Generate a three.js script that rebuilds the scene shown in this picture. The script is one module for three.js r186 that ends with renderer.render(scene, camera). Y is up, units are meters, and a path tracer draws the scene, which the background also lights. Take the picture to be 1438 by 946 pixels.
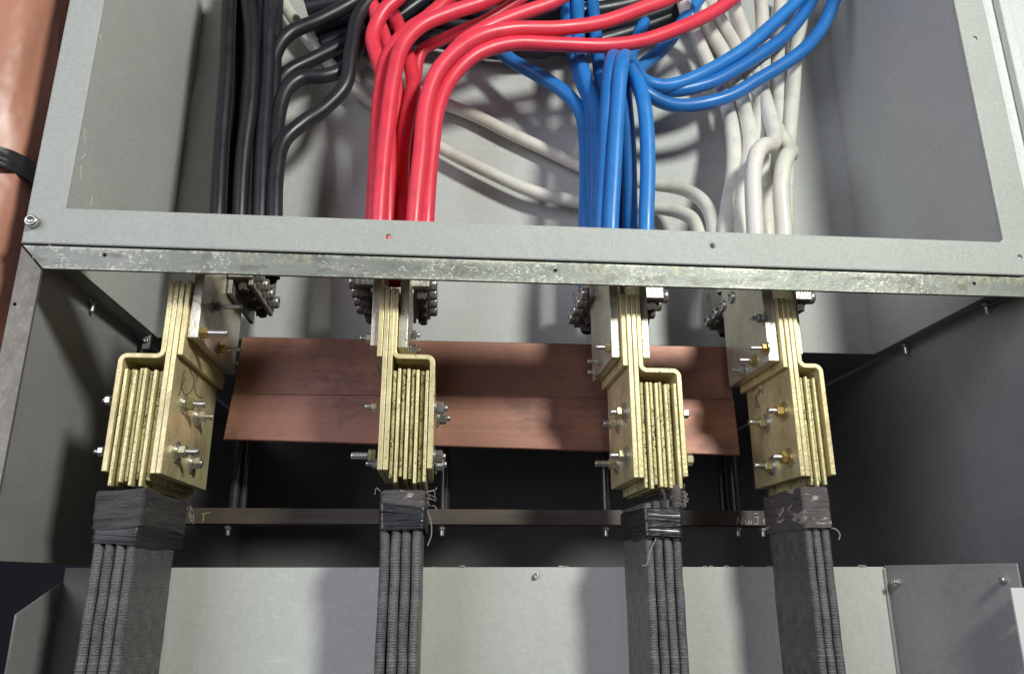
import * as THREE from 'three';
import { RoundedBoxGeometry } from 'three/addons/geometries/RoundedBoxGeometry.js';
import { mergeGeometries } from 'three/addons/utils/BufferGeometryUtils.js';
import { RectAreaLightUniformsLib } from 'three/addons/lights/RectAreaLightUniformsLib.js';

// ---------------------------------------------------------------- camera, light, exposure
const scene = new THREE.Scene();
const camera = new THREE.PerspectiveCamera(46.75, 1024 / 673, 0.02, 20);
camera.position.set(0, 1.4, 0.6);
camera.rotation.order = 'YXZ';
camera.rotation.set(0.300588, -0.088681, -0.002329);
scene.background = new THREE.Color(0.012, 0.012, 0.016);

const lamp = new THREE.SpotLight(0xf9fcf4, 6.9, 0, 1.05, 1);          // hand lamp held up to the right, behind the photographer
lamp.position.set(0.68, 2.22, 1.1);
lamp.target.position.set(-0.2, 1.6, 0); scene.add(lamp.target);
lamp.castShadow = true; lamp.shadow.radius = 5.5; lamp.shadow.mapSize.set(2048, 2048);
scene.add(lamp);
RectAreaLightUniformsLib.init();
const fill = new THREE.RectAreaLight(0xeeefff, 4.2, 1.3, 1.3);   // soft room light from the front left
fill.position.set(-1.15, 1.9, 1.4); fill.lookAt(0.3, 1.65, -0.15);
scene.add(fill);

const renderer = new THREE.WebGLRenderer({ antialias: true });
renderer.toneMapping = THREE.LinearToneMapping;
renderer.toneMappingExposure = 1;
renderer.shadowMap.enabled = true;

// ---------------------------------------------------------------- helpers
let seed = 20;
const rnd = () => { seed = (seed * 1664525 + 1013904223) >>> 0; return seed / 4294967296; };
const rr = (a, b) => a + (b - a) * rnd();
const hash = (x, y, s) => { let h = (x * 374761393 + y * 668265263 + s * 2246822519) | 0; h = Math.imul(h ^ (h >>> 13), 1274126177); return ((h ^ (h >>> 16)) >>> 0) / 4294967296; };
const mod = (a, n) => ((a % n) + n) % n;
function vnoise(x, y, px, py, s) {                       // value noise, periodic in px, py cells
  const xi = Math.floor(x), yi = Math.floor(y); let fx = x - xi, fy = y - yi;
  fx = fx * fx * (3 - 2 * fx); fy = fy * fy * (3 - 2 * fy);
  const g = (a, b) => hash(mod(a, px), mod(b, py), s);
  return (g(xi, yi) * (1 - fx) + g(xi + 1, yi) * fx) * (1 - fy) + (g(xi, yi + 1) * (1 - fx) + g(xi + 1, yi + 1) * fx) * fy;
}
function fbm(u, v, nx, ny, oct, s) { let a = 0.5, t = 0, w = 0; for (let i = 0; i < oct; i++) { t += a * vnoise(u * nx, v * ny, nx, ny, s + i * 7); w += a; a *= 0.55; nx *= 2; ny *= 2; } return t / w; }
const lin = (a, b, x) => Math.min(1, Math.max(0, (x - a) / (b - a)));
const mix = (a, b, t) => a + (b - a) * t;
const mix3 = (a, b, t) => [mix(a[0], b[0], t), mix(a[1], b[1], t), mix(a[2], b[2], t)];
function tex(w, h, size, srgb, fn) {                     // size: metres covered by one tile [sx, sy]
  const d = new Uint8Array(w * h * 4);
  for (let j = 0; j < h; j++) for (let i = 0; i < w; i++) {
    const c = fn(i / w, j / h), k = (j * w + i) * 4;
    for (let n = 0; n < 3; n++) d[k + n] = Math.max(0, Math.min(255, (Array.isArray(c) ? c[n] : c * 255)));
    d[k + 3] = 255;
  }
  const t = new THREE.DataTexture(d, w, h);
  t.wrapS = t.wrapT = THREE.RepeatWrapping; t.magFilter = THREE.LinearFilter; t.minFilter = THREE.LinearMipmapLinearFilter; t.generateMipmaps = true;
  if (srgb) t.colorSpace = THREE.SRGBColorSpace;
  t.repeat.set(1 / size[0], 1 / size[1]); t.needsUpdate = true;
  return t;
}
function boxUV(g) {                                      // uv in metres, from the way each face points
  if (g.index) g = g.toNonIndexed();
  const p = g.attributes.position, uv = new Float32Array(p.count * 2), a = new THREE.Vector3(), b = new THREE.Vector3(), c = new THREE.Vector3(), n = new THREE.Vector3();
  for (let i = 0; i < p.count; i += 3) {
    a.fromBufferAttribute(p, i); b.fromBufferAttribute(p, i + 1); c.fromBufferAttribute(p, i + 2);
    n.copy(b).sub(a).cross(c.clone().sub(a));
    const ax = Math.abs(n.x), ay = Math.abs(n.y), az = Math.abs(n.z);
    [a, b, c].forEach((q, k) => {
      const [s, t] = az >= ax && az >= ay ? [q.x, q.y] : ax >= ay ? [q.z, q.y] : [q.x, q.z];
      uv[(i + k) * 2] = s; uv[(i + k) * 2 + 1] = t;
    });
  }
  g.setAttribute('uv', new THREE.BufferAttribute(uv, 2));
  return g;
}
function box(x0, x1, y0, y1, z0, z1, r = 0.0005, seg = 1) {
  const g = new RoundedBoxGeometry(Math.abs(x1 - x0), Math.abs(y1 - y0), Math.abs(z1 - z0), seg, r);
  g.translate((x0 + x1) / 2, (y0 + y1) / 2, (z0 + z1) / 2);
  return boxUV(g);
}
function plate(points, holes, z0, z1, bevel = 0) {       // outline in x, y pushed from z0 back to z1; holes [x, y, r] or outlines
  const s = new THREE.Shape(points.map(([x, y]) => new THREE.Vector2(x, y)));
  for (const h of holes) {
    const q = new THREE.Path();
    if (Array.isArray(h[0])) q.setFromPoints(h.map(([x, y]) => new THREE.Vector2(x, y))); else q.absarc(h[0], h[1], h[2], 0, Math.PI * 2, true);
    s.holes.push(q);
  }
  const g = new THREE.ExtrudeGeometry(s, { depth: Math.abs(z0 - z1) - 2 * bevel, bevelEnabled: bevel > 0, bevelThickness: bevel, bevelSize: bevel, bevelOffset: -bevel, bevelSegments: 2, curveSegments: 12 });
  g.translate(0, 0, Math.min(z0, z1) + bevel);
  return boxUV(g);
}
const V = (a) => new THREE.Vector3(a[0], a[1], a[2]);
function tube(pts, r, seg = 60, rad = 10, tension) {
  return new THREE.TubeGeometry(new THREE.CatmullRomCurve3(pts.map(V), false, 'centripetal'), seg, r, rad);
}
const used = {};
function numbered(n) { const k = used[n] = (used[n] || 0) + 1; return k === 1 ? n : n + '_' + String(k - 1).padStart(3, '0'); }
function shade(o) { o.castShadow = o.receiveShadow = true; return o; }
function thing(name, label, category, pos, group) {
  const o = new THREE.Group(); o.name = numbered(name); o.position.set(...pos); o.userData = { label, category };
  if (group) o.userData.group = group;
  scene.add(o); return o;
}
function baseOf(o) { const p = new THREE.Vector3(); for (let q = o; q; q = q.parent) p.add(q.position); return p; }
function part(parent, name, geo, mat, label) {           // geo in world metres
  const b = baseOf(parent); geo.translate(-b.x, -b.y, -b.z);
  const m = shade(new THREE.Mesh(geo, mat)); m.name = name; if (label) m.userData.label = label;
  parent.add(m); return m;
}
function piece(parent, name, geo, mat, at, rot) {        // shared geometry, placed by world position
  const b = baseOf(parent), m = shade(new THREE.Mesh(geo, mat)); m.name = name;
  m.position.set(at[0] - b.x, at[1] - b.y, at[2] - b.z); if (rot) m.rotation.set(...rot);
  parent.add(m); return m;
}
function single(name, label, category, geo, mat, group, kind) {
  geo.computeBoundingBox(); const c = new THREE.Vector3(); geo.boundingBox.getCenter(c); c.y = geo.boundingBox.min.y;
  geo.translate(-c.x, -c.y, -c.z);
  const m = shade(new THREE.Mesh(geo, mat)); m.name = numbered(name); m.position.copy(c);
  m.userData = kind ? { kind, label } : { label, category }; if (group) m.userData.group = group;
  scene.add(m); return m;
}
const std = (o) => new THREE.MeshPhysicalMaterial(o);
const rgb = (r, g, b) => new THREE.Color().setRGB(r, g, b);

// ---------------------------------------------------------------- textures and materials
const speckBump = tex(512, 512, [0.09, 0.09], false, (u, v) => 0.55 * fbm(u, v, 96, 96, 2, 3) + 0.45 * vnoise(u * 220, v * 220, 220, 220, 9));
const paintMap = tex(512, 512, [0.31, 0.31], true, (u, v) => {
  const a = fbm(u, v, 5, 5, 4, 11), s = vnoise(u * 150, v * 150, 150, 150, 17), sc = fbm(u, v, 9, 70, 3, 29);
  let k = 1 + 0.05 * (a - 0.5) + 0.05 * (s - 0.5); if (sc > 0.76) k += 0.025;
  return [188 * k, 190 * k, 186 * k];
});
const paint = std({ map: paintMap, roughness: 0.5, bumpMap: speckBump, bumpScale: 0.00032, clearcoat: 0.12, clearcoatRoughness: 0.4 });
const paintFrame = std({ map: paintMap, color: rgb(0.79, 0.8, 0.77), roughness: 0.5, bumpMap: speckBump, bumpScale: 0.0004 });
const paintSmooth = std({ map: paintMap, color: rgb(1.08, 1.08, 1.04), roughness: 0.45, bumpMap: speckBump, bumpScale: 0.00008 });
const darkPaintMap = tex(512, 512, [0.4, 0.4], true, (u, v) => { const k = 1 + 0.14 * (fbm(u, v, 6, 6, 4, 41) - 0.5) + 0.06 * (vnoise(u * 170, v * 170, 170, 170, 43) - 0.5); return [148 * k, 147 * k, 146 * k]; });
const darkPaint = std({ map: darkPaintMap, roughness: 0.42, bumpMap: speckBump, bumpScale: 0.00012 });
// bare steel angle: grey green with old paint flakes and scratches, thicker along its upper edge
const railMap = tex(2048, 96, [0.9, 0.019], true, (u, v) => {
  const a = fbm(u, v, 24, 2, 4, 51), drip = fbm(u, v, 300, 5, 3, 53), c = fbm(u, v, 22, 1, 3, 57), f = fbm(u, v, 500, 16, 2, 61), st = fbm(u, v, 30, 50, 3, 67);
  let col = mix3([118, 123, 114], [148, 149, 141], a); col = mix3(col, [92, 90, 80], lin(0.55, 0.78, fbm(u, v, 60, 3, 3, 63)) * 0.5);
  col = col.map((q) => q * (0.94 + 0.12 * st));
  const top = lin(0.80, 0.97, v), bot = lin(0.14, 0.02, v), thin = lin(0.52, 0.62, drip * 0.55 + c * 0.5 + 0.16 * top + 0.1 * bot - 0.06);
  col = mix3(col, mix3([214, 211, 192], [190, 196, 176], f), thin * (0.2 + 0.5 * top + 0.3 * bot));
  if (f > 0.7 && c > 0.5) col = mix3(col, [224, 222, 206], 0.6);
  if (c < 0.36 && v > 0.55 && drip > 0.52) col = mix3(col, [182, 180, 136], 0.35);
  return col;
});
const railBump = tex(1024, 96, [0.9, 0.019], false, (u, v) => 0.5 * fbm(u, v, 300, 5, 3, 53) + 0.5 * fbm(u, v, 400, 24, 2, 65));
railMap.offset.y = railBump.offset.y = 1 - ((1.6354 / 0.019) % 1);
const railMat = std({ map: railMap, bumpMap: railBump, bumpScale: 0.0003, roughness: 0.5, metalness: 0.3 });
const postMap = tex(128, 1024, [0.0175, 0.4], true, (u, v) => {
  const a = fbm(u, v, 2, 30, 4, 71), f = fbm(u, v, 8, 160, 3, 73), g = fbm(u, v, 3, 14, 3, 75);
  let col = mix3([96, 92, 82], [136, 132, 120], a); col = mix3(col, [160, 157, 144], lin(0.6, 0.8, f) * 0.4);
  if (g > 0.8) col = mix3(col, [170, 182, 100], 0.7);
  return col;
});
const postMat = std({ map: postMap, roughness: 0.5, metalness: 0.4 });
const steelEdge = std({ color: rgb(0.6, 0.59, 0.55), roughness: 0.35, metalness: 0.8 });
// tinned copper bars
const tinMap = (s, base, dirt, amt, grime) => tex(512, 512, [0.12, 0.12], true, (u, v) => {
  const a = fbm(u, v, 6, 5, 4, s), b = fbm(u, v, 40, 18, 3, s + 3), c = fbm(u, v, 160, 90, 2, s + 5), d = fbm(u, v, 14, 10, 3, s + 8);
  let col = mix3(base, dirt, lin(0.35, 0.75, a) * amt); col = col.map((q) => q * (0.93 + 0.14 * b));
  const sp = lin(0.62, 0.70, c * 0.6 + d * 0.42 + grime); col = mix3(col, [58, 54, 40], sp * 0.85);
  return col;
});
const tinBump = tex(256, 256, [0.05, 0.05], false, (u, v) => fbm(u, v, 24, 24, 3, 91));
const tinA = std({ map: tinMap(101, [228, 216, 166], [180, 162, 122], 0.7, -0.12), bumpMap: tinBump, bumpScale: 0.0002, roughness: 0.4, metalness: 0.4 });
const tinB = std({ map: tinMap(131, [226, 212, 160], [176, 158, 118], 0.7, -0.1), bumpMap: tinBump, bumpScale: 0.0002, roughness: 0.42, metalness: 0.38 });
const tinC = std({ map: tinMap(171, [230, 221, 172], [192, 180, 128], 0.6, -0.085), bumpMap: tinBump, bumpScale: 0.0003, roughness: 0.42, metalness: 0.45 });
const tinD = std({ map: tinMap(191, [216, 206, 152], [160, 152, 104], 0.8, 0.03), bumpMap: tinBump, bumpScale: 0.0005, roughness: 0.55, metalness: 0.3 });
const tinWhite = std({ map: tinMap(211, [214, 210, 192], [188, 180, 156], 0.6, -0.14), bumpMap: tinBump, bumpScale: 0.0002, roughness: 0.34, metalness: 0.55 });
const clampMat = std({ map: tinMap(231, [176, 172, 164], [128, 122, 118], 0.9, -0.03), bumpMap: tinBump, bumpScale: 0.0004, roughness: 0.42, metalness: 0.55 });
const strandMat = std({ color: rgb(0.2, 0.165, 0.16), roughness: 0.5, metalness: 0.4, bumpMap: tinBump, bumpScale: 0.0008 });
const zinc = std({ color: rgb(0.62, 0.61, 0.58), roughness: 0.3, metalness: 0.85 });
const brass = std({ color: rgb(0.66, 0.46, 0.16), roughness: 0.32, metalness: 0.8 });
const paleBrass = std({ color: rgb(0.66, 0.6, 0.36), roughness: 0.32, metalness: 0.8 });
const darkSteel = std({ color: rgb(0.26, 0.25, 0.25), roughness: 0.38, metalness: 0.7 });
const copperMap = tex(1024, 256, [0.55, 0.12], true, (u, v) => {
  const a = fbm(u, v, 5, 40, 4, 301), b = fbm(u, v, 7, 3, 4, 303), c = fbm(u, v, 90, 40, 2, 307);
  let col = mix3([150, 106, 90], [134, 96, 84], b); col = col.map((q) => q * (0.94 + 0.14 * a)); col = mix3(col, [108, 80, 72], lin(0.55, 0.75, b * 0.8 + c * 0.25) * 0.7); const sp = fbm(u, v, 34, 9, 3, 311); col = mix3(col, [92, 70, 62], lin(0.6, 0.85, sp) * 0.2);
  return col;
});
const copper = std({ map: copperMap, roughness: 0.42, metalness: 0.5 });
const beamMap = tex(512, 64, [0.5, 0.06], true, (u, v) => { const a = fbm(u, v, 12, 6, 4, 321), b = fbm(u, v, 5, 30, 3, 323); return mix3([104, 92, 84], [70, 64, 60], a).map((q) => q * (0.9 + 0.2 * b)); });
const beamMat = std({ map: beamMap, roughness: 0.55, metalness: 0.2 });
const rodMat = std({ color: rgb(0.035, 0.033, 0.035), roughness: 0.3, clearcoat: 0.4 });
// glass cloth tape wound round the bars: fine rings, grey brown
const wrapMap = (s, base) => tex(256, 1024, [0.03, 0.1], true, (u, v) => {
  const ring = 0.5 + 0.5 * Math.sin(2 * Math.PI * (v * 52 + 0.9 * vnoise(u * 4, v * 40, 4, 40, s) + 1.2 * vnoise(u * 2, v * 9, 2, 9, s + 6))), a = fbm(u, v, 5, 12, 4, s + 1), f = fbm(u, v, 60, 160, 2, s + 2);
  let k = 0.86 + 0.16 * ring * fbm(u, v, 6, 40, 2, s + 4) + 0.4 * (a - 0.5) + 0.25 * (f - 0.5); let col = base.map((q) => q * k); if (f > 0.7) col = mix3(col, [150, 144, 138], 0.5);
  return col;
});
const wrapBump = tex(128, 1024, [0.03, 0.1], false, (u, v) => 0.4 * (0.5 + 0.5 * Math.sin(2 * Math.PI * (v * 52 + 0.9 * vnoise(u * 4, v * 40, 4, 40, 401) + 1.2 * vnoise(u * 2, v * 9, 2, 9, 407)))) + 0.6 * fbm(u, v, 20, 120, 3, 405));
const wrapA = std({ map: wrapMap(401, [112, 108, 107]), bumpMap: wrapBump, bumpScale: 0.0005, roughness: 0.5 });
const wrapB = std({ map: wrapMap(431, [102, 98, 100]), bumpMap: wrapBump, bumpScale: 0.0006, roughness: 0.62 });
const clothMap = tex(512, 512, [0.1, 0.05], true, (u, v) => { const a = fbm(u, v, 6, 24, 4, 451), b = fbm(u, v, 90, 70, 2, 453), c = fbm(u, v, 7, 9, 3, 457); let col = mix3([82, 78, 76], [52, 50, 52], a).map((q) => q * (0.85 + 0.3 * b)); return mix3(col, [172, 164, 154], lin(0.66, 0.74, c) * 0.6); });
const clothDarkMap = tex(512, 512, [0.1, 0.05], true, (u, v) => { const a = fbm(u, v, 6, 24, 4, 551), b = fbm(u, v, 90, 70, 2, 553); return mix3([86, 82, 80], [50, 48, 50], a).map((q) => q * (0.85 + 0.3 * b)); });
const clothBump = tex(256, 512, [0.1, 0.05], false, (u, v) => 0.6 * fbm(u, v, 4, 30, 4, 461) + 0.4 * fbm(u, v, 60, 60, 2, 463));
const cloth = std({ map: clothDarkMap, bumpMap: clothBump, bumpScale: 0.0012, roughness: 0.75 });
const clothPale = std({ map: clothMap, color: rgb(1.7, 1.65, 1.6), bumpMap: clothBump, bumpScale: 0.0012, roughness: 0.75 });
const tapeBump = tex(256, 512, [0.12, 0.03], false, (u, v) => fbm(u, v, 3, 16, 4, 481));
const tape = std({ color: rgb(0.018, 0.018, 0.022), roughness: 0.4, bumpMap: tapeBump, bumpScale: 0.003, clearcoat: 1, clearcoatRoughness: 0.26 });
const tapeDull = std({ color: rgb(0.022, 0.022, 0.026), roughness: 0.55, bumpMap: tapeBump, bumpScale: 0.002, clearcoat: 0.4, clearcoatRoughness: 0.35 });
const fluff = std({ color: rgb(0.3, 0.27, 0.24), roughness: 0.9 });
const pen = std({ color: rgb(0.02, 0.02, 0.022), roughness: 0.6 });
const chalk = std({ color: rgb(0.5, 0.5, 0.46), roughness: 0.9 });
const chalkYellow = std({ color: rgb(0.42, 0.42, 0.16), roughness: 0.9 });
const scuff = tex(256, 1024, [0.06, 0.35], false, (u, v) => 0.32 + 0.3 * fbm(u, v, 5, 20, 4, 501));
const cableMap = tex(256, 1024, [0.06, 0.35], true, (u, v) => { const a = fbm(u, v, 3, 14, 4, 511), f = fbm(u, v, 24, 200, 3, 513), c = fbm(u, v, 5, 30, 3, 517); let k = 240 * (0.95 + 0.07 * a); if (f > 0.72) k *= 0.96; k *= 1 - 0.05 * lin(0.55, 0.8, c); return [k, k, k]; });
const cableMat = (r, g, b) => std({ color: rgb(r * 1.12, g * 1.12, b * 1.12), map: cableMap, roughness: 0.85, roughnessMap: scuff, clearcoat: 0.1, clearcoatRoughness: 0.3 });
const redV = [cableMat(0.82, 0.05, 0.085), cableMat(0.78, 0.045, 0.075), cableMat(0.85, 0.06, 0.095)];
const blueV = [cableMat(0.02, 0.19, 0.56), cableMat(0.018, 0.165, 0.5), cableMat(0.024, 0.21, 0.6)];
const whiteV = [cableMat(0.75, 0.73, 0.645), cableMat(0.72, 0.7, 0.615), cableMat(0.77, 0.745, 0.67)];
const blackV = [cableMat(0.018, 0.018, 0.023), cableMat(0.022, 0.021, 0.027), cableMat(0.014, 0.015, 0.02)];
const brown = std({ color: rgb(0.5, 0.225, 0.15), roughness: 0.42, clearcoat: 0.2, clearcoatRoughness: 0.25, bumpMap: tex(256, 512, [0.2, 0.4], false, (u, v) => fbm(u, v, 4, 5, 4, 521)), bumpScale: 0.006 });
const wallPaint = std({ map: paintMap, color: rgb(1.5, 1.5, 1.54), roughness: 0.6 });

// shared hardware
function hexGeo(r, t) {
  const s = new THREE.Shape(); for (let i = 0; i < 6; i++) { const a = Math.PI / 6 + i * Math.PI / 3; s[i ? 'lineTo' : 'moveTo'](r * Math.cos(a), r * Math.sin(a)); } s.closePath();
  const g = new THREE.ExtrudeGeometry(s, { depth: t - 0.0012, bevelEnabled: true, bevelThickness: 0.0006, bevelSize: 0.0006, bevelOffset: -0.0006, bevelSegments: 1 });
  g.translate(0, 0, 0.0006); g.rotateY(Math.PI / 2); return g;               // runs along +x from 0
}
const nutGeo = hexGeo(0.0054, 0.0058), nutSmall = hexGeo(0.0042, 0.0046);
const washerGeo = new THREE.CylinderGeometry(0.0086, 0.0086, 0.0014, 24).rotateZ(Math.PI / 2).translate(0.0007, 0, 0);
const washerSmall = new THREE.CylinderGeometry(0.0064, 0.0064, 0.0012, 20).rotateZ(Math.PI / 2).translate(0.0006, 0, 0);
const shankGeo = {};
function shank(len, r) {
  const k = len.toFixed(4) + r;
  if (!shankGeo[k]) {                                                         // threaded: a lathe with fine ridges, chamfered tip
    const p = [], n = Math.round(len / 0.0008); p.push(new THREE.Vector2(0.0001, 0));
    for (let i = 0; i <= n; i++) p.push(new THREE.Vector2(i === n ? r * 0.75 : r * (i % 2 ? 1 : 0.9), len * i / n));
    p.push(new THREE.Vector2(0.0001, len));
    shankGeo[k] = new THREE.LatheGeometry(p, 10).rotateZ(-Math.PI / 2);
  }
  return shankGeo[k];
}
const domeGeo = new THREE.LatheGeometry([[0.0001, 0], [0.0052, 0], [0.0052, 0.0045], [0.0046, 0.0062], [0.0026, 0.0068], [0.0024, 0.004], [0.0001, 0.004]].map(([a, b]) => new THREE.Vector2(a, b)), 14).rotateZ(-Math.PI / 2);
// a bolt end sticking out of a face at AT in direction side (+1 right, -1 left): shank > washer, nut
function bolt(parent, at, side, len, o = {}) {
  const small = o.small, r = small ? 0.0022 : 0.0029;
  const rot = side > 0 ? [o.spin || 0, 0, 0] : [o.spin || 0, 0, Math.PI];
  const b = piece(parent, 'bolt', shank(len, r), o.shank || zinc, at, rot);
  const add = (n, g, m, x, sp) => { const q = shade(new THREE.Mesh(g, m)); q.name = n; q.position.x = x; q.rotation.x = sp || 0; b.add(q); };
  let x = 0;
  if (o.washer !== 0) { add('washer', small ? washerSmall : washerGeo, o.washerMat || zinc, 0.0001, 0); x = small ? 0.0012 : 0.0015; if (o.washer === 2) { add('washer', washerSmall, o.washerMat || zinc, x, 0); x += 0.0012; } }
  add('nut', small ? nutSmall : nutGeo, o.nut || zinc, x, rr(0, 1));
  return b;
}

// ---------------------------------------------------------------- the large structure: upper enclosure
const BACK = -0.25, LX = -0.316, RX = 0.5085, BOT = 1.654, TOP = 2.3;
const up = thing('upper_enclosure', 'open light grey sheet steel enclosure with a wide front frame, coloured cables inside', 'enclosure', [0.09, BOT, -0.12]);
part(up, 'front_frame', plate([[-0.338, 1.6552], [0.527, 1.6552], [0.527, TOP + 0.03], [-0.338, TOP + 0.03]],
  [[[-0.3085, 1.687], [-0.3085, TOP - 0.03], [0.496, TOP - 0.03], [0.496, 1.690], [0.493, 1.687]], [-0.0497, 1.6714, 0], [0.2271, 1.6732, 0], [0.5107, 1.905, 0], [0.5091, 1.6726, 0]].map((h) => Array.isArray(h[0]) ? h : [h[0], h[1], 0.0019]), 0, -0.0032, 0.0014), paintFrame);
part(up, 'frame_return', box(-0.3365, 0.5255, 1.6556, 1.6576, -0.0034, -0.018, 0.0004), paintFrame);
part(up, 'side_panel', box(LX - 0.0018, LX, BOT, TOP, -0.0024, BACK, 0.0004), paint);
part(up, 'side_panel', box(RX, RX + 0.0018, BOT, TOP, -0.0024, BACK, 0.0004), paint);
part(up, 'back_panel', box(LX - 0.0018, RX + 0.0018, BOT, TOP, BACK - 0.0002, BACK - 0.002, 0.0004), paint);
part(up, 'top_panel', box(LX - 0.0018, RX + 0.0018, TOP + 0.0003, TOP + 0.002, -0.0024, BACK - 0.002, 0.0004), paint);
part(up, 'bottom_lip', box(LX - 0.0203, LX - 0.0021, BOT - 0.0005, BOT + 0.0012, -0.02, BACK, 0.0004), darkPaint);
part(up, 'bottom_lip', box(RX + 0.0021, RX + 0.0188, BOT - 0.0005, BOT + 0.0012, -0.02, BACK, 0.0004), darkPaint);
{ // screw standing out of the frame's lower left corner, and bolts hanging through the lips
  const s = piece(up, 'screw', domeGeo, zinc, [-0.3308, 1.6725, 0.0001], [0, -Math.PI / 2, 0]);
  for (const at of [[-0.3334, 1.6535, -0.1264], [0.5181, 1.6535, -0.0645], [0.5185, 1.6535, -0.2031]]) {
    const b = piece(up, 'hanging_bolt', shank(0.013, 0.0022), zinc, at, [0, 0, -Math.PI / 2]);
    const q = shade(new THREE.Mesh(nutSmall, darkSteel)); q.name = 'nut'; b.add(q);
  }
  const tab = part(up, 'tab', box(-0.326, -0.3185, 1.637, 1.6535, BACK + 0.012, BACK + 0.0137, 0.0003), darkPaint);
  const sc = shade(new THREE.Mesh(domeGeo, zinc)); sc.name = 'screw'; const tb = baseOf(tab); sc.position.set(-0.322 - tb.x, 1.646 - tb.y, BACK + 0.0137 - tb.z); sc.scale.setScalar(0.5); sc.rotation.y = -Math.PI / 2; tab.add(sc);
}

{
  const raw = std({ color: rgb(0.66, 0.66, 0.64), roughness: 0.7 });
  for (const [y, z, dy, dz] of [[1.728, -0.030, 0.012, 0.004], [1.745, -0.024, 0.008, -0.005], [1.762, -0.027, 0.011, 0.006], [1.716, -0.055, 0.009, 0.001], [1.835, -0.018, 0.004, 0.010], [1.862, -0.022, 0.006, 0.004], [1.711, -0.040, 0.002, 0.008]])
    part(up, 'scratch', tube([[LX, y, z], [LX, y + dy * 0.5, z + dz * 0.7], [LX, y + dy, z + dz]], 0.00035, 8, 4), raw);
}

// ---------------------------------------------------------------- lower cabinet: bare angle frame, side panels, rear
const low = thing('lower_cabinet', 'lower cabinet with scratched bare steel angle frame and dark side panels', 'cabinet', [0.09, 1.1, -0.3]);
const RZ = -0.003;
part(low, 'frame_rail', plate([[-0.3374, 1.6544], [0.545, 1.6544], [0.545, 1.6360], [-0.3192, 1.6352]], [[-0.2742, 1.6481, -0.003], [0.0904, 1.6468, -0.003], [0.4628, 1.6471, -0.003]].map((h) => [h[0], h[1], 0.0021]), RZ, -0.0062, 0.0003), railMat);
part(low, 'rail_flange', box(-0.334, 0.54, 1.6512, 1.6540, -0.0064, -0.016, 0.0003), railMat);
part(low, 'frame_post', plate([[-0.3384, 1.6534], [-0.3202, 1.6343], [-0.3205, 1.1], [-0.339, 1.1]], [[...[-0.3349, 1.6046, -0.003].slice(0, 2), 0.0018]], RZ, -0.0062, 0.0003), postMat);
part(low, 'post_flange', box(-0.3392, -0.3368, 1.1, 1.650, -0.0064, -0.02, 0.0003), postMat);
part(low, 'side_panel', box(-0.3385, -0.3365, 1.4135, 1.6533, -0.0205, -0.8, 0.0004), darkPaint);
part(low, 'panel_lip', box(-0.3455, -0.3387, 1.4135, 1.4152, -0.022, -0.3, 0.0004), steelEdge);
part(low, 'side_panel', box(0.5275, 0.5295, 1.1, 1.6533, -0.0066, -0.8, 0.0004), darkPaint);
part(low, 'ceiling_panel', box(-0.3363, 0.5273, 1.6575, 1.6595, BACK - 0.004, -0.8, 0.0004), darkPaint);
part(low, 'rear_panel', box(-0.345, 0.535, 1.1, 1.66, -0.8003, -0.803, 0.0004), darkPaint);

// grey tray below: back plate, right plate with bolts, left plate
const tray = thing('lower_tray', 'grey sheet metal plates boxing in the wrapped busbars at the bottom', 'enclosure', [0.09, 1.1, -0.29]);
const TZ = -0.13, TY = 1.4098;
part(tray, 'back_plate', plate([[-0.3215, 1.1], [0.4155, 1.1], [0.4155, TY], [-0.3215, TY]], [], TZ, TZ - 0.002, 0.0003), paintSmooth);
part(tray, 'corner_edge', box(0.4140, 0.4165, 1.1, TY - 0.001, TZ + 0.0003, TZ + 0.0028, 0.0008), steelEdge);
{ // the right plate opens outwards
  const g = box(0, 0.002, 1.1, TY + 0.0012, 0, 0.123, 0.0004); g.rotateY(0.40); g.translate(0.4166, 0, TZ - 0.001);
  part(tray, 'right_plate', g, darkPaint);
}
{ // left plate, its top edge cut on a slope
  const s = new THREE.Shape([[0.062, 1.1], [0.1298, 1.1], [0.1298, 1.398], [0.062, 1.3745]].map(([a, b]) => new THREE.Vector2(a, b)));
  part(tray, 'left_plate', boxUV(new THREE.ExtrudeGeometry(s, { depth: 0.0015, bevelEnabled: false }).rotateY(Math.PI / 2).translate(-0.3232, 0, 0)), darkPaint);
}
part(tray, 'outer_plate', box(-0.3500, -0.3485, 1.1, 1.37, -0.06, 0.0, 0.0003), darkPaint);
piece(tray, 'screw', domeGeo, zinc, [0.0857, 1.4025, -0.1299], [0, -Math.PI / 2, 0]).scale.set(0.6, 0.5, 0.5);
bolt(tray, [0.4215, 1.3962, -0.1192], -1, 0.008, { small: true, washer: 0 }).rotation.y = 0.4;
bolt(tray, [0.4655, 1.3981, -0.031], -1, 0.012, { washer: 0 }).rotation.y = 0.4;
// small weld spatters and crumbs along the tray's top edge
for (let i = 0; i < 16; i++) { const x = rr(-0.05, 0.41), s = rr(0.0008, 0.0024); part(tray, 'crumb', new THREE.IcosahedronGeometry(s, 0).scale(1.6, 0.6, 1).translate(x, TY + s * 0.3, TZ - 0.001), i % 3 ? fluff : steelEdge); }
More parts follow.
